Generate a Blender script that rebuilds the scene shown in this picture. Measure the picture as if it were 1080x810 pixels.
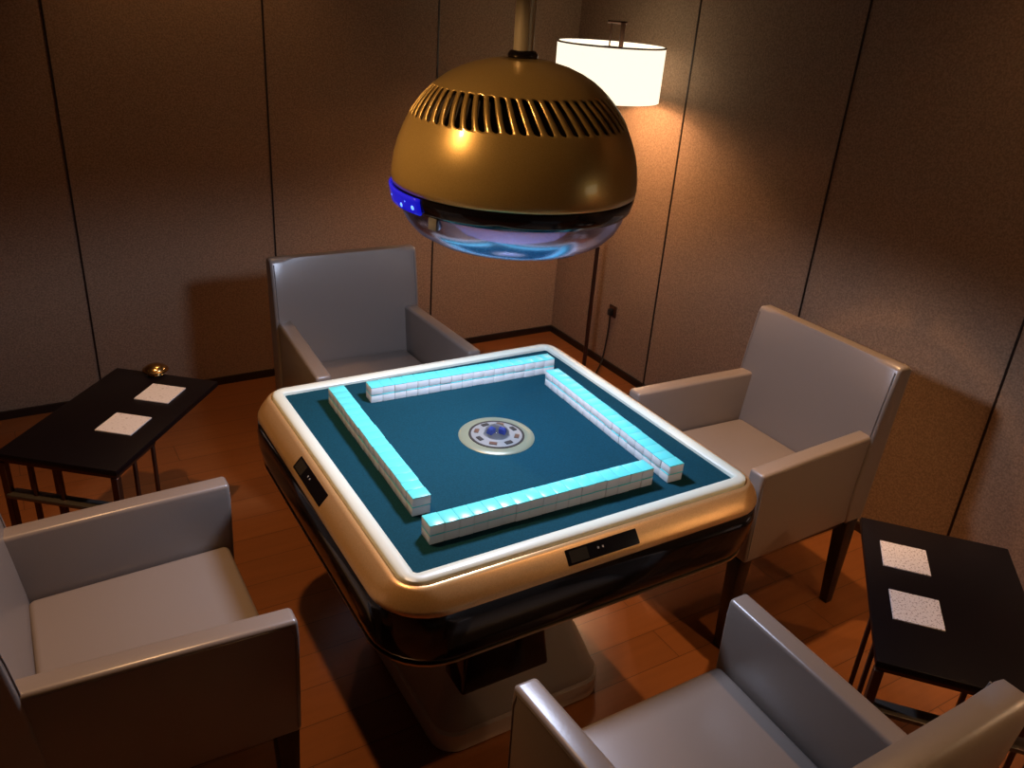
import bpy, bmesh, math, random
from mathutils import Vector, Matrix, Euler
random.seed(7)
PI = math.pi
for o in list(bpy.data.objects): bpy.data.objects.remove(o)
sc = bpy.context.scene
COL = sc.collection

# ------------------------------------------------------------ camera
cam_d = bpy.data.cameras.new('camera'); cam = bpy.data.objects.new('camera', cam_d); COL.objects.link(cam)
cam.location = (-0.97797, -1.58890, 1.80043)
cam.rotation_euler = (1.12490, -0.06857, -0.53477)
cam_d.sensor_width = 36; cam_d.lens = 880.684 / 1080 * 36; cam_d.clip_start = 0.02
sc.camera = cam
# ------------------------------------------------------------ world, lights, exposure
sc.view_settings.view_transform = 'Standard'; sc.view_settings.look = 'None'
sc.view_settings.gamma = 1; sc.view_settings.use_curve_mapping = False
sc.view_settings.exposure = 0.08
w = bpy.data.worlds.new('world'); sc.world = w; w.use_nodes = True
w.node_tree.nodes['Background'].inputs[0].default_value = (0.9, 0.62, 0.42, 1)
w.node_tree.nodes['Background'].inputs[1].default_value = 0.012

PENDANT_W = 43.0; PENDANT_C = (0.74, 0.81, 1.0)
BULB_W = 12.0; BULB_C = (1.0, 0.55, 0.30)
SHADE_E = 1.25
SPOT_C = (1.0, 0.55, 0.24)
CEIL_Z = 2.7

def light(name, kind, loc, energy, color, **kw):
    d = bpy.data.lights.new(name, kind); d.energy = energy; d.color = color
    for k, v in kw.items(): setattr(d, k, v)
    o = bpy.data.objects.new(name, d); COL.objects.link(o); o.location = loc
    return o
def spot(loc, to, energy, ang, blend=.5, size=.03, color=SPOT_C):
    o = light('ceiling_spot_light', 'SPOT', loc, energy, color, spot_size=math.radians(ang), spot_blend=blend, shadow_soft_size=size)
    o.rotation_euler = (Vector(to) - Vector(loc)).to_track_quat('-Z', 'Y').to_euler()
# lamp of the pendant: downward LED plate inside the shade
light('pendant_light', 'SPOT', (0, 0, 1.40), PENDANT_W, PENDANT_C, shadow_soft_size=0.055, spot_size=math.radians(164), spot_blend=.3)
# bulb in the floor lamp
LX, LY = 1.335, 1.46
light('bulb_light', 'POINT', (LX, LY + .02, 1.50), BULB_W, BULB_C, shadow_soft_size=0.03)
# ceiling downlights (warm)
SPOTS = [((-0.80, 0.25, 2.66), (-0.95, 0.20, 0), 95, 72, .6),
         ((1.02, 0.02, 2.66), (1.04, -0.02, 0), 125, 42, .6),
         ((1.15, -0.75, 2.66), (1.635, -0.55, 1.5), 14, 90, 1.0),
         ((0.75, -1.35, 2.66), (0.45, -1.10, 0), 45, 60, .6),
         ((-0.20, 1.85, 2.66), (-0.20, 2.02, 0), 20, 80, .8),
         ((-1.75, 0.05, 2.66), (0.0, 0.0, 1.42), 75, 17, .4)]
for a in SPOTS: spot(*a)

# ------------------------------------------------------------ materials
def mat(name, color, rough=.5, metal=0., **kw):
    m = bpy.data.materials.new(name); m.use_nodes = True
    b = m.node_tree.nodes['Principled BSDF']
    b.inputs['Base Color'].default_value = (*color, 1); b.inputs['Roughness'].default_value = rough
    b.inputs['Metallic'].default_value = metal
    for k, v in kw.items(): b.inputs[k].default_value = v
    return m
def nodes(m): return m.node_tree.nodes, m.node_tree.links, m.node_tree.nodes['Principled BSDF']
def noise_bump(m, scale, strength, dist=.002, detail=3, coord='Object'):
    N, L, b = nodes(m)
    tc = N.new('ShaderNodeTexCoord'); n = N.new('ShaderNodeTexNoise'); n.inputs['Scale'].default_value = scale; n.inputs['Detail'].default_value = detail
    bp = N.new('ShaderNodeBump'); bp.inputs['Strength'].default_value = strength; bp.inputs['Distance'].default_value = dist
    L.new(tc.outputs[coord], n.inputs['Vector']); L.new(n.outputs['Fac'], bp.inputs['Height']); L.new(bp.outputs[0], b.inputs['Normal'])
    return n
def noise_color(m, c1, c2, scale, detail=3, coord='Object', lo=.35, hi=.65, stretch=None):
    N, L, b = nodes(m)
    tc = N.new('ShaderNodeTexCoord'); n = N.new('ShaderNodeTexNoise'); n.inputs['Scale'].default_value = scale; n.inputs['Detail'].default_value = detail
    r = N.new('ShaderNodeValToRGB'); r.color_ramp.elements[0].position = lo; r.color_ramp.elements[1].position = hi
    r.color_ramp.elements[0].color = (*c1, 1); r.color_ramp.elements[1].color = (*c2, 1)
    if stretch:
        mp = N.new('ShaderNodeMapping'); mp.inputs['Scale'].default_value = stretch
        L.new(tc.outputs[coord], mp.inputs[0]); L.new(mp.outputs[0], n.inputs['Vector'])
    else: L.new(tc.outputs[coord], n.inputs['Vector'])
    L.new(n.outputs['Fac'], r.inputs[0]); L.new(r.outputs[0], b.inputs['Base Color'])

M = {}
M['wall'] = mat('wall_fabric', (.36, .25, .16), .85)
noise_color(M['wall'], (.24, .150, .088), (.37, .235, .142), 160, 4)
noise_bump(M['wall'], 260, .5, .002)
M['seam'] = mat('seam_metal', (.035, .022, .015), .35, .6)
M['ceiling'] = mat('ceiling_paint', (.35, .25, .17), .9)
M['base'] = mat('baseboard_wood', (.02, .010, .006), .35)
# wooden floor
fm = M['floor'] = mat('floor_wood', (.3, .12, .04), .28)
N, L, b = nodes(fm)
tc = N.new('ShaderNodeTexCoord'); br = N.new('ShaderNodeTexBrick')
br.inputs['Scale'].default_value = 1; br.inputs['Brick Width'].default_value = 1.1; br.inputs['Row Height'].default_value = .125
br.inputs['Mortar Size'].default_value = .0012; br.inputs['Color1'].default_value = (.29, .100, .028, 1); br.inputs['Color2'].default_value = (.25, .085, .024, 1)
br.inputs['Mortar'].default_value = (.09, .03, .01, 1); br.inputs['Bias'].default_value = 0
L.new(tc.outputs['Object'], br.inputs['Vector'])
mp = N.new('ShaderNodeMapping'); mp.inputs['Scale'].default_value = (3, 40, 1); n = N.new('ShaderNodeTexNoise'); n.inputs['Scale'].default_value = 1.2; n.inputs['Detail'].default_value = 6
L.new(tc.outputs['Object'], mp.inputs[0]); L.new(mp.outputs[0], n.inputs['Vector'])
mx = N.new('ShaderNodeMix'); mx.data_type = 'RGBA'; mx.blend_type = 'MULTIPLY'; mx.inputs[0].default_value = .3
L.new(br.outputs['Color'], mx.inputs[6]); L.new(n.outputs['Fac'], mx.inputs[7]); L.new(mx.outputs[2], b.inputs['Base Color'])
M['leather'] = mat('chair_leather', (.245, .20, .168), .33, **{'Specular IOR Level': .85})
noise_bump(M['leather'], 140, .12, .001)
M['legwood'] = mat('dark_leg_wood', (.018, .010, .007), .35)
noise_color(M['legwood'], (.012, .007, .005), (.026, .014, .010), 20, stretch=(6, 6, 1))
M['felt'] = mat('felt_cloth', (.008, .105, .155), .9, **{'Specular IOR Level': .12})
noise_color(M['felt'], (.003, .038, .056), (.0042, .048, .072), 300)
M['rim'] = mat('rim_plastic', (.66, .70, .58), .35)
M['gold'] = mat('gold_paint', (.66, .38, .14), .34, .6)
noise_color(M['gold'], (.72, .44, .19), (.82, .52, .24), 400)
M['domegold'] = mat('dome_gold', (.46, .27, .06), .32, .55, **{'Coat Weight': .6, 'Coat Roughness': .08})
noise_color(M['domegold'], (.56, .39, .12), (.64, .46, .16), 500)
M['blackgloss'] = mat('black_gloss', (.006, .005, .006), .12)
M['gap'] = mat('dark_gap', (.02, .015, .012), .6)
M['trimgold'] = mat('trim_gold', (.55, .42, .28), .3, .9)
M['tile'] = mat('tile_ivory', (.80, .80, .76), .22)
M['tileback'] = mat('tile_back', (.12, .70, .68), .32)
M['pedestal'] = mat('pedestal_plastic', (.34, .31, .26), .45)
M['footplate'] = mat('foot_plate_lit', (.55, .47, .38), .45)  # lighter than the pedestal: light falling on the plate put into its colour
M['reflector'] = mat('reflector_grey', (.035, .04, .05), .5)
M['steel'] = mat('stretcher_steel', (.16, .14, .12), .3, .7)
M['silver'] = mat('silver', (.6, .6, .58), .3, .9)
M['cream'] = mat('dial_cream', (.22, .24, .16), .35, .2)
M['dialface'] = mat('dial_face', (.26, .27, .26), .35, .2)
M['brown'] = mat('button_brown', (.10, .05, .03), .4)
M['dialblue'] = mat('dice_blue', (.08, .13, .55), .25)
M['glass'] = mat('dial_glass', (.85, .9, 1), .03, 0, **{'Transmission Weight': 1.0, 'IOR': 1.3})
M['tabletop'] = mat('side_table_top', (.006, .004, .005), .35, **{'Specular IOR Level': .25})
M['bronze'] = mat('rod_bronze', (.10, .045, .025), .35, .7)
M['pole'] = mat('brushed_pole', (.55, .50, .36), .4, .4)
M['coaster'] = mat('coaster_paper', (.74, .70, .68), .8)
noise_color(M['coaster'], (.32, .27, .27), (.70, .66, .66), 230, 1, lo=.36, hi=.43)
M['coaster2'] = mat('coaster_plain', (.7, .66, .64), .8)
noise_color(M['coaster2'], (.55, .50, .48), (.72, .68, .66), 150, 1, lo=.3, hi=.4)
M['brass'] = mat('brass', (.75, .50, .22), .22, 1.0)
M['cord'] = mat('cord_black', (.01, .008, .007), .5)
M['stitch'] = mat('stitch_dark', (.20, .17, .15), .6)
M['mark'] = mat('panel_mark', (.35, .35, .33), .4)
M['screen'] = mat('panel_screen', (.03, .025, .018), .15)
# lamp shade: glowing white cloth
sh = M['shade'] = mat('shade_cloth', (.85, .80, .68), .8)
nodes(sh)[2].inputs['Emission Color'].default_value = (1.0, .88, .66, 1); nodes(sh)[2].inputs['Emission Strength'].default_value = SHADE_E
bl = M['bulb'] = mat('bulb_glow', (1, .9, .7), .5)
nodes(bl)[2].inputs['Emission Color'].default_value = (1.0, .75, .45, 1); nodes(bl)[2].inputs['Emission Strength'].default_value = 12
ld = M['led'] = mat('led_plate', (.8, .85, 1), .5)
nodes(ld)[2].inputs['Emission Color'].default_value = (.75, .85, 1.0, 1); nodes(ld)[2].inputs['Emission Strength'].default_value = 3
be = M['bluelight'] = mat('blue_indicator', (.02, .02, .5), .15)
nodes(be)[2].inputs['Emission Color'].default_value = (.008, .012, 1.0, 1); nodes(be)[2].inputs['Emission Strength'].default_value = .4
be = M['bluecore'] = mat('blue_core', (.1, .3, .9), .15)
nodes(be)[2].inputs['Emission Color'].default_value = (.10, .25, 1.0, 1); nodes(be)[2].inputs['Emission Strength'].default_value = 2.2
# clear acrylic lens of the pendant: thin, see-through with a glossy, slightly milky skin
ln = M['lens'] = bpy.data.materials.new('lens_acrylic'); ln.use_nodes = True
N = ln.node_tree.nodes; L = ln.node_tree.links; N.clear()
out = N.new('ShaderNodeOutputMaterial'); tr = N.new('ShaderNodeBsdfTransparent'); tr.inputs[0].default_value = (.90, .93, 1, 1)
gl = N.new('ShaderNodeBsdfGlossy'); gl.inputs['Roughness'].default_value = .22; gl.inputs[0].default_value = (.55, .60, .95, 1)
df = N.new('ShaderNodeBsdfTranslucent'); df.inputs[0].default_value = (.12, .16, .40, 1)
fr = N.new('ShaderNodeFresnel'); fr.inputs[0].default_value = 1.45
m1 = N.new('ShaderNodeMixShader'); m1.inputs[0].default_value = .10; m2 = N.new('ShaderNodeMixShader')
L.new(tr.outputs[0], m1.inputs[1]); L.new(df.outputs[0], m1.inputs[2]); L.new(fr.outputs[0], m2.inputs[0]); L.new(m1.outputs[0], m2.inputs[1]); L.new(gl.outputs[0], m2.inputs[2]); L.new(m2.outputs[0], out.inputs[0])

# ------------------------------------------------------------ helpers
def obj(name, bm, m, parent=None, smooth=True, ang=40):
    me = bpy.data.meshes.new(name)
    bmesh.ops.recalc_face_normals(bm, faces=bm.faces[:])
    bm.to_mesh(me); bm.free()
    for mm in (m if isinstance(m, (list, tuple)) else [m]): me.materials.append(mm)
    if smooth:
        for f in me.polygons: f.use_smooth = True
        me.set_sharp_from_angle(angle=math.radians(ang))
    o = bpy.data.objects.new(name, me); COL.objects.link(o)
    if parent: o.parent = parent
    return o
def tag(o, label=None, cat=None, group=None, kind=None):
    if label: o['label'] = label
    if cat: o['category'] = cat
    if group: o['group'] = group
    if kind: o['kind'] = kind
    return o
def thing(name, label, cat, loc=(0, 0, 0), rz=0, group=None):
    o = bpy.data.objects.new(name, None); COL.objects.link(o); o.empty_display_size = .1
    o.location = loc; o.rotation_euler = (0, 0, rz)
    return tag(o, label, cat, group)
def struct(name, bm, m, **kw):
    return tag(obj(name, bm, m, **kw), kind='structure')
def copy_tree(o, parent=None):
    c = o.copy(); COL.objects.link(c)
    if parent: c.parent = parent
    for ch in list(o.children): copy_tree(ch, c)
    return c
def box(c, s, bev=0, seg=3, bm=None):
    bm0 = bmesh.new(); bmesh.ops.create_cube(bm0, size=1)
    for v in bm0.verts: v.co = Vector((v.co.x * s[0], v.co.y * s[1], v.co.z * s[2]))
    if bev: bmesh.ops.bevel(bm0, geom=bm0.edges[:], offset=bev, segments=seg, profile=.5, affect='EDGES')
    for v in bm0.verts: v.co += Vector(c)
    return join(bm, bm0)
def join(bm, b0):
    if bm is None: return b0
    me = bpy.data.meshes.new('tmp'); b0.to_mesh(me); b0.free(); bm.from_mesh(me); bpy.data.meshes.remove(me)
    return bm
def hexa(lo, hi, z0, z1, bev=.0, seg=3, bm=None, shift=(0, 0)):
    """tapered box: lo=(cx,cy,sx,sy) at z0, hi at z1"""
    b0 = bmesh.new(); vs = []
    for (cx, cy, sx, sy), z in ((lo, z0), (hi, z1)):
        for dx, dy in ((-1, -1), (1, -1), (1, 1), (-1, 1)):
            vs.append(b0.verts.new((cx + dx * sx / 2, cy + dy * sy / 2, z)))
    for f in ((3, 2, 1, 0), (4, 5, 6, 7), (0, 1, 5, 4), (1, 2, 6, 5), (2, 3, 7, 6), (3, 0, 4, 7)): b0.faces.new([vs[i] for i in f])
    if bev: bmesh.ops.bevel(b0, geom=b0.edges[:], offset=bev, segments=seg, profile=.5, affect='EDGES')
    return join(bm, b0)
def tube(pts, r, seg=12, bm=None, caps=True):
    b0 = bmesh.new(); pts = [Vector(p) for p in pts]; rings = []
    for i, p in enumerate(pts):
        d = (pts[min(i + 1, len(pts) - 1)] - pts[max(i - 1, 0)]).normalized()
        u = d.orthogonal().normalized() if i == 0 else (u - d * u.dot(d)).normalized()
        v = d.cross(u); rr = r[i] if isinstance(r, (list, tuple)) else r
        rings.append([b0.verts.new(p + (u * math.cos(a) + v * math.sin(a)) * rr) for a in [2 * PI * k / seg for k in range(seg)]])
    for a, c in zip(rings, rings[1:]):
        for k in range(seg): b0.faces.new((a[k], a[(k + 1) % seg], c[(k + 1) % seg], c[k]))
    if caps: b0.faces.new(rings[0][::-1]); b0.faces.new(rings[-1])
    return join(bm, b0)
def lathe(prof, seg=64, c=(0, 0), bm=None, close=False):
    b0 = bmesh.new(); rings = []
    for r, z in prof:
        if r < 1e-5: rings.append([b0.verts.new((c[0], c[1], z))])
        else: rings.append([b0.verts.new((c[0] + r * math.cos(2 * PI * k / seg), c[1] + r * math.sin(2 * PI * k / seg), z)) for k in range(seg)])
    prs = list(zip(rings, rings[1:]))
    if close: prs.append((rings[-1], rings[0]))
    for a, d in prs:
        for k in range(seg):
            k2 = (k + 1) % seg
            if len(a) == 1 and len(d) == 1: continue
            if len(a) == 1: b0.faces.new((a[0], d[k2], d[k]))
            elif len(d) == 1: b0.faces.new((a[k], a[k2], d[0]))
            else: b0.faces.new((a[k], a[k2], d[k2], d[k]))
    return join(bm, b0)
def rrect(h, r, n=8, bulge=0.):
    """rounded square outline, half size h, corner radius r, sides bulging outward by bulge"""
    pts = []
    for q in range(4):
        a0 = q * PI / 2
        cx = (h - r) * (1 if q in (0, 3) else -1); cy = (h - r) * (1 if q in (0, 1) else -1)
        for k in range(n + 1):
            a = a0 + PI / 2 * k / n; pts.append([cx + r * math.cos(a), cy + r * math.sin(a)])
        # side points towards next corner
        nq = (q + 1) % 4
        ex = (h - r) * (1 if nq in (0, 3) else -1); ey = (h - r) * (1 if nq in (0, 1) else -1)
        a = a0 + PI / 2
        s = Vector((cx + r * math.cos(a), cy + r * math.sin(a))); e = Vector((ex + r * math.cos(a), ey + r * math.sin(a)))
        for k in range(1, 12):
            t = k / 12; p = s.lerp(e, t) + Vector((math.cos(a), math.sin(a))) * bulge * 4 * t * (1 - t)
            pts.append([p.x, p.y])
    return pts
def loft(rows, close=False, capb=False, capt=False):
    """rows of (half, radius, z[, bulge])"""
    bm = bmesh.new(); rings = []
    for row in rows:
        h, r, z = row[:3]; bu = row[3] if len(row) > 3 else 0
        rings.append([bm.verts.new((x, y, z)) for x, y in rrect(h, r, bulge=bu)])
    n = len(rings[0]); prs = list(zip(rings, rings[1:]))
    if close: prs.append((rings[-1], rings[0]))
    for a, d in prs:
        for k in range(n): bm.faces.new((a[k], a[(k + 1) % n], d[(k + 1) % n], d[k]))
    if capb: bm.faces.new(rings[0][::-1])
    if capt: bm.faces.new(rings[-1])
    return bm

# ------------------------------------------------------------ room
XW, YW, X0, Y0 = 1.635, 2.136, -2.6, -2.9
def slab(x0, x1, y0, y1, z0, z1): return box(((x0 + x1) / 2, (y0 + y1) / 2, (z0 + z1) / 2), (x1 - x0, y1 - y0, z1 - z0))
struct('floor', slab(X0, XW, Y0, YW, -.1, 0), M['floor'])
struct('ceiling', slab(X0, XW, Y0, YW, CEIL_Z, CEIL_Z + .1), M['ceiling'])
struct('wall_left', slab(X0, XW + .1, YW, YW + .1, -.1, CEIL_Z + .1), M['wall'])
struct('wall_right', slab(XW, XW + .1, Y0, YW, -.1, CEIL_Z + .1), M['wall'])
struct('wall_near', slab(X0, XW + .1, Y0 - .1, Y0, -.1, CEIL_Z + .1), M['wall'])
struct('wall_rear', slab(X0 - .1, X0, Y0 - .1, YW + .1, -.1, CEIL_Z + .1), M['wall'])
struct('baseboard_left', slab(X0, XW - .012, YW - .012, YW, 0, .035), M['base'])
struct('baseboard_right', slab(XW - .012, XW, Y0, YW, 0, .035), M['base'])
k = 1
for x in (-2.346, -1.546, -.746, .054, .854):
    struct('trim_%d' % k, slab(x - .0035, x + .0035, YW - .003, YW, .035, CEIL_Z), M['seam']); k += 1
for y in (1.28, .449, -.366, -1.18, -2.0):
    struct('trim_%d' % k, slab(XW - .003, XW, y - .0035, y + .0035, .035, CEIL_Z), M['seam']); k += 1

# ------------------------------------------------------------ mahjong table
T = thing('mahjong_table', 'square automatic mahjong table with teal felt, white rim and gold and black sides', 'table')
obj('playing_felt', loft([(.425, .006, .740), (.425, .006, .762)], capb=True, capt=True), M['felt'], T)
obj('rim', loft([(.421, .008, .756), (.421, .008, .769), (.424, .012, .7725), (.432, .02, .775), (.444, .034, .7745), (.451, .042, .7715), (.4532, .046, .768), (.4532, .046, .750)], close=True), M['rim'], T)
obj('rim_gap', loft([(.450, .044, .748), (.450, .044, .7565), (.458, .05, .7565), (.458, .05, .748)], close=True), M['gap'], T, ang=30)
obj('bevel_frame', loft([(.4555, .05, .740), (.4555, .05, .763), (.458, .055, .7655), (.463, .06, .765), (.469, .068, .761), (.485, .095, .744), (.496, .113, .730), (.5000, .120, .722), (.499, .120, .716), (.48, .11, .712)], close=True), M['gold'], T)
obj('side_apron', loft([(.46, .09, .721), (.494, .119, .720), (.4995, .122, .714), (.5035, .127, .68), (.503, .132, .64), (.498, .134, .61), (.493, .134, .592), (.487, .132, .586), (.40, .08, .583)], capb=True, capt=True), M['blackgloss'], T)
obj('lower_trim', loft([(.489, .132, .588), (.4945, .134, .5885), (.4945, .134, .584), (.487, .132, .581), (.479, .126, .583)], close=True), M['trimgold'], T)
# control panels, one on each side, set into the sloping gold frame
def on_slope(u, v, lift):     # u along side, v 0..1 down the slope
    a, c = Vector((.469, .761)), Vector((.4965, .7295)); d = a.lerp(c, v); nrm = Vector((c.y - a.y, -(c.x - a.x))).normalized() * -1
    d += nrm * lift; return Vector((u, -d.x, d.y))
def panel_bm(u0, u1, v0, v1, lo, hi, bev=.0):
    b0 = bmesh.new(); vs = []
    for l in (lo, hi):
        for u, v in ((u0, v0), (u1, v0), (u1, v1), (u0, v1)): vs.append(b0.verts.new(on_slope(u, v, l)))
    for f in ((3, 2, 1, 0), (4, 5, 6, 7), (0, 1, 5, 4), (1, 2, 6, 5), (2, 3, 7, 6), (3, 0, 4, 7)): b0.faces.new([vs[i] for i in f])
    if bev: bmesh.ops.bevel(b0, geom=b0.edges[:], offset=bev, segments=2, affect='EDGES')
    return b0
for q in range(4):
    e = obj('control_panel', panel_bm(-.108, .078, .10, .90, -.004, .0022, .0012), M['blackgloss'], T); e.rotation_euler = (0, 0, -q * PI / 2)
    s_ = obj('display_window', panel_bm(-.100, -.055, .2, .8, .002, .0028), M['screen'], e)
    for u in (-.030, -.018): obj('panel_button', panel_bm(u, u + .004, .40, .5, .002, .0034), M['mark'], e)
# centre dial
D = obj('centre_dial', lathe([(.0, .758), (.097, .758), (.0975, .7625), (.094, .7655), (.074, .7665), (.070, .7650), (.0, .7650)], 96), M['cream'], T); tag(D, 'round cream and silver dice dial in the middle of the felt')
obj('dark_ring', lathe([(.0655, .764), (.0655, .7672), (.0715, .7672), (.0715, .764)], 96, close=True), M['gap'], D)
obj('dial_face', lathe([(0, .764), (.0655, .764), (.0655, .7668), (.05, .7685), (.0335, .7690), (.0335, .766), (0, .766)], 96), M['dialface'], D)
for q in range(8):
    a = q * PI / 4 + .1; bb = box((0, 0, 0), (.020, .012, .002), .0008, 2)
    for v in bb.verts: v.co = Matrix.Rotation(a, 3, 'Z') @ (v.co + Vector((0, -.052, .7692)))
    obj('seat_button', bb, M['brown'] if q % 2 else M['gap'], D)
for dx, dy, az in ((-.011, .006, .3), (.012, -.004, .8)):
    bb = box((0, 0, 0), (.015, .015, .015), .002, 2)
    for v in bb.verts: v.co = Matrix.Rotation(az, 3, 'Z') @ v.co + Vector((dx, dy, .7738))
    obj('dice', bb, M['dialblue'], D)
obj('dial_cover', lathe([(.0335, .7665), (.0325, .775), (.027, .782), (.016, .7865), (0, .788)], 48), M['glass'], D)
# pedestal
obj('pedestal', loft([(.250, .06, .060), (.250, .06, .078), (.244, .06, .088), (.225, .055, .14), (.185, .05, .24), (.145, .045, .38), (.13, .04, .585)], capb=True, capt=True), M['pedestal'], T)
obj('foot_plate', loft([(.250, .06, 0), (.258, .065, .006), (.258, .065, .060), (.250, .06, .066), (.2, .06, .067)], capb=True, capt=True), M['footplate'], T)
mb = hexa((-.075, -.205, .26, .10), (-.075, -.185, .22, .10), .19, .36, .010, 3)
obj('motor_box', mb, M['blackgloss'], T)
obj('motor_box_lid', box((-.075, -.19, .361), (.17, .06, .008), .003, 2), M['gap'], T)

# ------------------------------------------------------------ mahjong tiles: four face-down rows, two layers each
TW, TL, TH = .0337, .0425, .0228
def tile_meshes():
    b0 = box((0, 0, TH * .45), (TW - .0005, TL, TH * .90), .0014, 2)
    t1 = obj('mahjong_tile', b0, M['tile'])
    b1 = box((0, 0, TH * .945), (TW - .0003, TL + .0002, TH * .11), .0010, 2)
    t2 = obj('tile_back', b1, M['tileback'], t1)
    return t1
tile0 = tile_meshes(); used = False
ORD = ['first', 'second', 'third', 'fourth', 'fifth', 'sixth', 'seventh', 'eighth', 'ninth', 'tenth', 'eleventh', 'twelfth', 'thirteenth', 'fourteenth', 'fifteenth', 'sixteenth', 'seventeenth']
# (start centre, direction angle, name, end it is counted from)
ROWS = [((-.335, -.321), math.radians(-1.2), 'near row', 'left end'), ((-.321, -.220), math.radians(88.3), 'left row', 'near end'),
        ((-.205, .311), math.radians(-2.3), 'far row', 'left end'), ((.281, -.348), math.radians(88.0), 'right row', 'near end')]
for (sx, sy), ang, rname, endn in ROWS:
    for i in range(17):
        for lay in (0, 1):
            o = tile0 if not used else copy_tree(tile0); used = True
            jit = random.uniform(-.0008, .0008)
            d = i * TW
            o.location = (sx + d * math.cos(ang) - jit * math.sin(ang), sy + d * math.sin(ang) + jit * math.cos(ang), .7622 + lay * (TH + .0002))
            o.rotation_euler = (0, 0, ang + random.uniform(-.006, .006))
            lname = 'upper' if lay else 'lower'
            if i == 0: lb = '%s mahjong tile of the %s at its %s' % (lname, rname, endn)
            elif i == 16: lb = '%s mahjong tile of the %s at its %s' % (lname, rname, {'left end': 'right end', 'near end': 'far end'}[endn])
            elif i <= 8: lb = '%s mahjong tile, %s from the %s of the %s' % (lname, ORD[i], endn, rname)
            else: lb = '%s mahjong tile, %s from the %s of the %s' % (lname, ORD[16 - i], {'left end': 'right end', 'near end': 'far end'}[endn], rname)
            if lay: lb += ', turquoise back up'
            tag(o, lb, 'mahjong tile', 'mahjong tiles in the ' + rname)

# ------------------------------------------------------------ armchairs
HW, AT, FL = .274, .052, .024   # half width at the back, arm thickness, flare to the front
def soft(bm): return bm
def make_chair():
    t = thing('armchair', 'x', 'chair')
    # seat cushion and box
    s = obj('seat', hexa((0, -.02, 2 * (HW - AT) - .006, .45), (0, -.02, 2 * (HW - AT) - .006, .45), .335, .475, .016, 4), M['leather'], t)
    for v in s.data.vertices: v.co.x *= 1 + FL * (.235 - v.co.y) / .5 / (HW - AT)
    # arms: upright padded panels
    for sx in (-1, 1):
        bm = bmesh.new(); prof = [(-.258, .345), (-.264, .60), (-.262, .643), (.0, .645), (.235, .645), (.235, .335)]
        vs = [[bm.verts.new((sx * (HW - (0 if k else AT) + FL * (.235 - y) / .5), y, z)) for y, z in prof] for k in (0, 1)]
        n = len(prof); bm.faces.new(vs[0]); bm.faces.new(vs[1][::-1])
        for i in range(n): bm.faces.new((vs[0][i], vs[0][(i + 1) % n], vs[1][(i + 1) % n], vs[1][i]))
        bmesh.ops.recalc_face_normals(bm, faces=bm.faces[:])
        bmesh.ops.bevel(bm, geom=bm.edges[:], offset=.010, segments=4, profile=.5, affect='EDGES')
        a = obj('armrest', bm, M['leather'], t, ang=50)
        fx = lambda y, d=0: sx * (HW - d + FL * (.235 - y) / .5 + .0004)
        obj('piping', tube([(fx(-.25), -.25, .36), (fx(-.254), -.254, .60), (fx(-.246, .001), -.246, .630), (fx(-.2, .001), -.2, .6335), (fx(.21, .001), .21, .6335)], .0013, 6), M['stitch'], a)
    # backrest: full width, leaning back, slightly dished
    bm = bmesh.new()
    prof = [(.205, .335), (.198, .42), (.203, .50), (.215, .62), (.232, .74), (.253, .855), (.262, .868), (.300, .868), (.318, .855), (.305, .70), (.292, .50), (.280, .335)]
    cols = 13; grid = []
    BW = HW + .008
    for c in range(cols):
        x = -BW + 2 * BW * c / (cols - 1); u = (x / HW) ** 2; col = []
        for i, (y, z) in enumerate(prof):
            dish = .012 * (1 - u) if (i in (3, 4)) else (.006 * (1 - u) if i in (2, 5) else 0)
            col.append(bm.verts.new((x, y + dish, z)))
        grid.append(col)
    n = len(prof)
    for c in range(cols - 1):
        for i in range(n): bm.faces.new((grid[c][i], grid[c][(i + 1) % n], grid[c + 1][(i + 1) % n], grid[c + 1][i]))
    f1 = bm.faces.new(grid[0]); f2 = bm.faces.new(grid[-1][::-1])
    bmesh.ops.recalc_face_normals(bm, faces=bm.faces[:])
    es = list(f1.edges) + list(f2.edges)
    bmesh.ops.bevel(bm, geom=es, offset=.010, segments=3, profile=.5, affect='EDGES')
    bk = obj('backrest', bm, M['leather'], t, ang=60)
    obj('piping', tube([(-HW + .004, .2105, .60), (-HW + .004, .2270, .72), (-HW + .004, .250, .852)], .0018, 6), M['stitch'], bk)
    obj('piping', tube([(HW - .004, .2105, .60), (HW - .004, .2270, .72), (HW - .004, .250, .852)], .0018, 6), M['stitch'], bk)
    obj('seat_rail', box((0, .0, .335), (2 * HW - .01, .50, .03), .004, 2), M['legwood'], t)
    for sx in (-1, 1):
        obj('leg', hexa((sx * .258, -.235, .030, .030), (sx * .258, -.232, .050, .050), 0, .345, .003, 2), M['legwood'], t)
        obj('leg', hexa((sx * .258, .250, .030, .030), (sx * .258, .235, .050, .050), 0, .345, .003, 2), M['legwood'], t)
    return t
ch0 = make_chair()
# local front is -y; rz turns it towards the table
CH = [((.932, -.012), -PI / 2, 'grey leather armchair by the right wall, at the right side of the mahjong table'),
      ((-.880, -.012), PI / 2, 'grey leather armchair at the left edge of the photo beside the left side table'),
      ((.070, 1.0), 0, 'grey leather armchair behind the mahjong table, back to the left wall'),
      ((-.026, -.905), PI, 'grey leather armchair in the lower right foreground, backrest turned to the camera')]
for i, ((x, y), rz, lb) in enumerate(CH):
    o = ch0 if i == 0 else copy_tree(ch0)
    o.location = (x, y, 0); o.rotation_euler = (0, 0, rz)
    tag(o, lb, 'chair', 'grey leather armchairs around the mahjong table')

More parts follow.
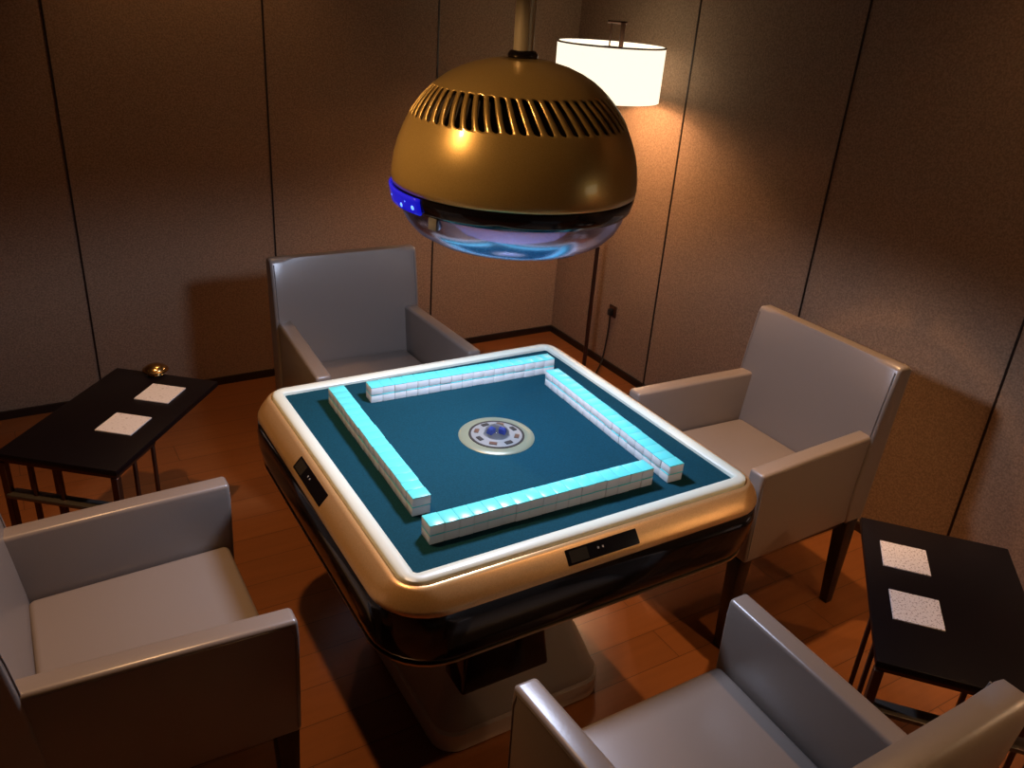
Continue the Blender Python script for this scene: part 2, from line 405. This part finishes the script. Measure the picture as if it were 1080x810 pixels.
# ------------------------------------------------------------ side tables
SH = .55
def side_table(P0, P1, P2, label):
    """P0 corner, P1 end of the long side, P2 end of the short side"""
    P0, P1, P2 = Vector(P0), Vector(P1), Vector(P2)
    long_ = (P1 - P0).length; rz = math.atan2((P1 - P0).y, (P1 - P0).x); sh_ = (P2 - P0).length
    d = P1 - P0; side = 1 if d.x * (P2 - P0).y - d.y * (P2 - P0).x > 0 else -1
    e = d.normalized(); nn = Vector((-e.y, e.x)) * side; c = P0 + e * long_ / 2 + nn * sh_ / 2
    t = thing('side_table', label, 'side table', (c.x, c.y, 0), rz, 'black side tables')
    a, b2 = long_ / 2, sh_ / 2
    obj('tabletop', box((0, 0, SH - .009), (2 * a, 2 * b2, .018), .002, 2), M['tabletop'], t)
    nsgn = -side
    obj('stretcher', box((-a + .014, 0, .415), (.040, 2 * b2 - .03, .012), .002, 2), M['steel'], t)
    FLn = .185; x0 = -a + .012; x1 = x0 + FLn      # the frame stands under one end only
    for nm, z, hh in (('top_frame', SH - .024, .012), ('floor_frame', .008, .016)):
        fr = None
        for sy in (-1, 1): fr = box(((x0 + x1) / 2, sy * (b2 - .012), z), (FLn + .012, .014, hh), .001, 1, fr)
        for x in (x0, x1): fr = box((x, 0, z), (.014, 2 * b2 - .01, hh), .001, 1, fr)
        obj(nm, fr, M['bronze'], t)
    for sy in (-1, 1):
        obj('leg', box((x0, sy * (b2 - .012), SH / 2 - .01), (.020, .020, SH - .036), .0015, 1), M['bronze'], t)
        for x in (x0 + .09, x1):
            obj('rod', box((x, sy * (b2 - .012), SH / 2 - .01), (.010, .010, SH - .036), .001, 1), M['bronze'], t)
    for q in (.0, .5):
        obj('rod', box((x0, -nsgn * q * (b2 - .012), SH / 2 - .01), (.010, .010, SH - .036), .001, 1), M['bronze'], t)
    return t
tl = side_table((-.842, .568), (-.470, 1.020), (-1.115, .80), 'low black side table by the left wall, with two white coasters and a gold trinket')
tr_ = side_table((.463, -.863), (.899, -.476), (.712, -1.135), 'low black side table by the right wall, with two speckled white coasters')
def coaster(c, rz, s, label, group, m='coaster'):
    o = obj('coaster', box((0, 0, .002), (s, s, .004), .0008, 1), M[m]); o.location = (c[0], c[1], SH + .0002); o.rotation_euler = (0, 0, rz)
    tag(o, label, 'coaster', group)
rl = math.atan2(.452, .372); rr = math.atan2(.387, .436)
coaster((-.785, .829), rl, .113, 'square white coaster on the left side table, the nearer to the camera', 'coasters on the left side table', 'coaster2')
coaster((-.654, .993), rl, .113, 'square white coaster on the left side table, beside the gold trinket', 'coasters on the left side table', 'coaster2')
coaster((.843, -.655), rr, .112, 'square speckled white coaster on the right side table, the one nearer the wall', 'coasters on the right side table')
coaster((.690, -.797), rr, .112, 'square speckled white coaster on the right side table, the one nearer the front armchair', 'coasters on the right side table')
t = thing('gold_trinket', 'small round gold trinket at the back of the left side table', 'ornament', (-.640, 1.150, SH)); t.scale = (1, 1, .75)
obj('body', lathe([(0, 0), (.024, 0), (.026, .004), (.023, .009), (.033, .014), (.041, .020), (.041, .026), (.034, .031)], 32), M['brass'], t)
obj('cap', lathe([(.034, .030), (.031, .037), (.022, .044), (.010, .048), (0, .049)], 32), M['brass'], t)

# ------------------------------------------------------------ pendant lamp
P = thing('pendant_lamp', 'large gold dome pendant lamp hanging over the mahjong table', 'lamp', (0, 0, 0))
obj('pole', lathe([(.021, 1.68), (.021, CEIL_Z - .02)], 32), M['pole'], P)
obj('ceiling_plate', lathe([(0, CEIL_Z - .025), (.07, CEIL_Z - .025), (.075, CEIL_Z - .015), (.075, CEIL_Z), (0, CEIL_Z)], 48), M['pole'], P)
obj('collar', lathe([(.0, 1.664), (.031, 1.664), (.032, 1.672), (.028, 1.678), (.023, 1.680), (0, 1.680)], 48), M['blackgloss'], P)
# dome with a belt of slanted slots really cut through it
prof = [(.0268, 1.6660), (.06, 1.6615), (.10, 1.6520), (.13, 1.6405), (.155, 1.6275), (.172, 1.6155), (.182, 1.6070)]
slot = []
pa = [(.186, 1.6035), (.196, 1.5940), (.206, 1.5835), (.216, 1.5715), (.2245, 1.5600), (.232, 1.5480)]
low = [(.2355, 1.5410), (.2395, 1.533), (.2480, 1.5150), (.258, 1.4900), (.2655, 1.4620), (.2695, 1.4350), (.2705, 1.4150), (.2690, 1.4040), (.2640, 1.4010)]
def prof_at(tt):
    allp = [prof[-1]] + pa + [low[0]]
    f = tt * (len(allp) - 1); i = min(int(f), len(allp) - 2); g = f - i
    return (allp[i][0] * (1 - g) + allp[i + 1][0] * g, allp[i][1] * (1 - g) + allp[i + 1][1] * g)
NS = 54; pitch = 2 * PI / NS
bm = bmesh.new(); rows = []
wfull = .27 * pitch
R_ = [(r, z, 0, .2 * pitch, False) for r, z in prof]
ts = [.06, .09, .14, .22, .35, .5, .65, .78, .86, .91, .94]
ws = [.02, .62, .92, 1, 1, 1, 1, 1, .92, .62, .02]
for tt, wv in zip(ts, ws):
    r, z = prof_at(tt); R_.append((r, z, tt, wfull * wv, True))
R_ += [(r, z, 1, .2 * pitch, False) for r, z in low]
SW = .16  # swirl
for (r, z, tt, wv, isl) in R_:
    row = []
    for s in range(NS):
        base = s * pitch + SW * tt
        for off in (-pitch / 2, -wv, 0, wv):
            a = base + off; row.append(bm.verts.new((r * math.cos(a), r * math.sin(a), z)))
    rows.append(row)
n = len(rows[0])
for j in range(len(rows) - 1):
    sl = R_[j][4] and R_[j + 1][4]
    for k in range(n):
        if sl and (k % 4) in (1, 2): continue
        bm.faces.new((rows[j][k], rows[j][(k + 1) % n], rows[j + 1][(k + 1) % n], rows[j + 1][k]))
dm = obj('dome_shade', bm, M['domegold'], P, ang=70)
md = dm.modifiers.new('thick', 'SOLIDIFY'); md.thickness = .004; md.offset = -1
obj('vent_liner', lathe([(.0, 1.640), (.10, 1.632), (.155, 1.608), (.186, 1.580), (.214, 1.550), (.236, 1.50), (.250, 1.44), (.252, 1.40)], 64), M['gap'], P)
obj('black_band', lathe([(.262, 1.4015), (.2675, 1.400), (.2680, 1.392), (.2630, 1.372), (.2560, 1.3640), (.248, 1.362), (.246, 1.380), (.25, 1.3985)], 96, close=True), M['blackgloss'], P)
lens = obj('lens', lathe([(.2525, 1.3635), (.2475, 1.345), (.236, 1.322), (.215, 1.300), (.185, 1.284), (.14, 1.273), (.08, 1.267), (0, 1.265)], 96), M['lens'], P)
obj('inner_reflector', lathe([(.247, 1.386), (.22, 1.415), (.17, 1.455), (.12, 1.475)], 64), M['reflector'], P)
obj('lamp_housing', lathe([(0, 1.50), (.12, 1.50), (.125, 1.475), (.06, 1.475), (.03, 1.462), (0, 1.462)], 64), M['reflector'], P)
# blue glowing window on the band, at the side facing left of the camera
lv = Vector((-.8516, .524, 0))  # outward direction to the left as seen from the camera
def band_patch(a0, a1, z0, z1, r0, r1, lift, name, m, par):
    bm = bmesh.new(); g = []
    for j in range(5):
        tz = j / 4; z = z0 + (z1 - z0) * tz; r = r0 + (r1 - r0) * tz
        g.append([bm.verts.new(((r + lift * math.sin(PI * max(.02, min(.98, i / 12))) ** .5) * math.cos(a0 + (a1 - a0) * i / 12), (r + lift * math.sin(PI * max(.02, min(.98, i / 12))) ** .5) * math.sin(a0 + (a1 - a0) * i / 12), z)) for i in range(13)])
    for j in range(4):
        for i in range(12): bm.faces.new((g[j][i], g[j][i + 1], g[j + 1][i + 1], g[j + 1][i]))
    o = obj(name, bm, m, par); mm = o.modifiers.new('s', 'SOLIDIFY'); mm.thickness = .006; mm.offset = -1
    return o
la = math.atan2(lv.y, lv.x)
bw = band_patch(la - .12, la + .80, 1.366, 1.399, .2605, .2670, .003, 'indicator_window', M['bluelight'], P); tag(bw, 'blue glowing window on the black band')
for da, zz in ((.10, 1.386), (.30, 1.380), (.40, 1.388), (.55, 1.374), (.62, 1.386), (.72, 1.378)):
    a = la + da; bm = bmesh.new(); bmesh.ops.create_icosphere(bm, subdivisions=2, radius=.0065)
    for v in bm.verts: v.co = Vector((v.co.x, v.co.y, v.co.z)) + Vector((.2665 * math.cos(a), .2665 * math.sin(a), zz))
    obj('blue_diode', bm, M['bluecore'], bw)
a = la + .90; bb = box((0, 0, 0), (.012, .024, .026), .003, 2)
for v in bb.verts: v.co = Matrix.Rotation(a, 3, 'Z') @ v.co + Vector((.252 * math.cos(a), .252 * math.sin(a), 1.352))
obj('clip', bb, M['dialface'], P)

# ------------------------------------------------------------ floor lamp
F = thing('floor_lamp', 'floor lamp with a lit white drum shade in the corner of the room', 'lamp', (LX, LY, 0))
PX, PY = .022, -.035
obj('base', lathe([(0, 0), (.125, 0), (.128, .006), (.125, .014), (.03, .018), (.012, .030), (0, .030)], 48, (PX, PY)), M['bronze'], F)
obj('pole', lathe([(.010, .02), (.010, 1.690)], 16, (PX, PY)), M['bronze'], F)
obj('top_arm', tube([(PX + .02, PY, 1.690), (-.03, .005, 1.690)], .006, 8), M['bronze'], F)
obj('hanging_rod', tube([(-.012, .0, 1.690), (-.012, 0, 1.56)], .0035, 8), M['bronze'], F)
SR = .228
s_ = obj('lamp_shade', lathe([(SR - .006, 1.385), (SR, 1.385), (SR + .002, 1.605), (SR - .004, 1.605)], 96, close=True), M['shade'], F)
obj('shade_trim', lathe([(SR + .0018, 1.600), (SR + .0035, 1.600), (SR + .0035, 1.606), (SR - .004, 1.607), (SR - .004, 1.6055)], 96, close=True), M['coaster'], s_)
obj('diffuser_disc', lathe([(.038, 1.588), (SR - .006, 1.588), (SR - .006, 1.590), (.038, 1.590)], 96, close=True), M['shade'], F)
obj('lamp_socket', lathe([(0, 1.53), (.020, 1.53), (.022, 1.570), (.036, 1.592), (.036, 1.595), (0, 1.595)], 32), M['bronze'], F)
crd = [(PX + .0, PY, .012), (.12, .0, .008), (.20, .08, .008), (XW - LX - .028, .135, .05), (XW - LX - .018, .13, .2), (XW - LX - .018, .13, .30)]
# smooth cord
def smooth(pts, n=8):
    pts = [Vector(p) for p in pts]; out = []
    for i in range(len(pts) - 1):
        p0, p1, p2, p3 = pts[max(i - 1, 0)], pts[i], pts[i + 1], pts[min(i + 2, len(pts) - 1)]
        for k in range(n):
            t = k / n; out.append(.5 * ((2 * p1) + (p2 - p0) * t + (2 * p0 - 5 * p1 + 4 * p2 - p3) * t * t + (3 * p1 - p0 - 3 * p2 + p3) * t ** 3))
    out.append(pts[-1]); return out
obj('power_cord', tube(smooth([(c[0], c[1] , c[2]) for c in crd]), .004, 8), M['cord'], F)
obj('plug', box((XW - LX - .018, .13, .312), (.026, .022, .034), .004, 2), M['cord'], F)
o = thing('wall_outlet', 'small dark wall outlet with the lamp plug in it, low on the right wall', 'outlet', (XW, LY + .13, .315))
obj('face_plate', box((-.004, 0, 0), (.008, .055, .06), .002, 2), M['bronze'], o)

F2 = copy_tree(F); F2.location = (1.33, -1.72, 0)
for c_ in list(F2.children):
    if c_.name.startswith(('power_cord', 'plug')): bpy.data.objects.remove(c_)
tag(F2, 'second lit drum shade floor lamp against the right wall, beyond the right side table')
light('second_bulb_light', 'POINT', (1.33, -1.70, 1.50), 7, BULB_C, shadow_soft_size=0.03)
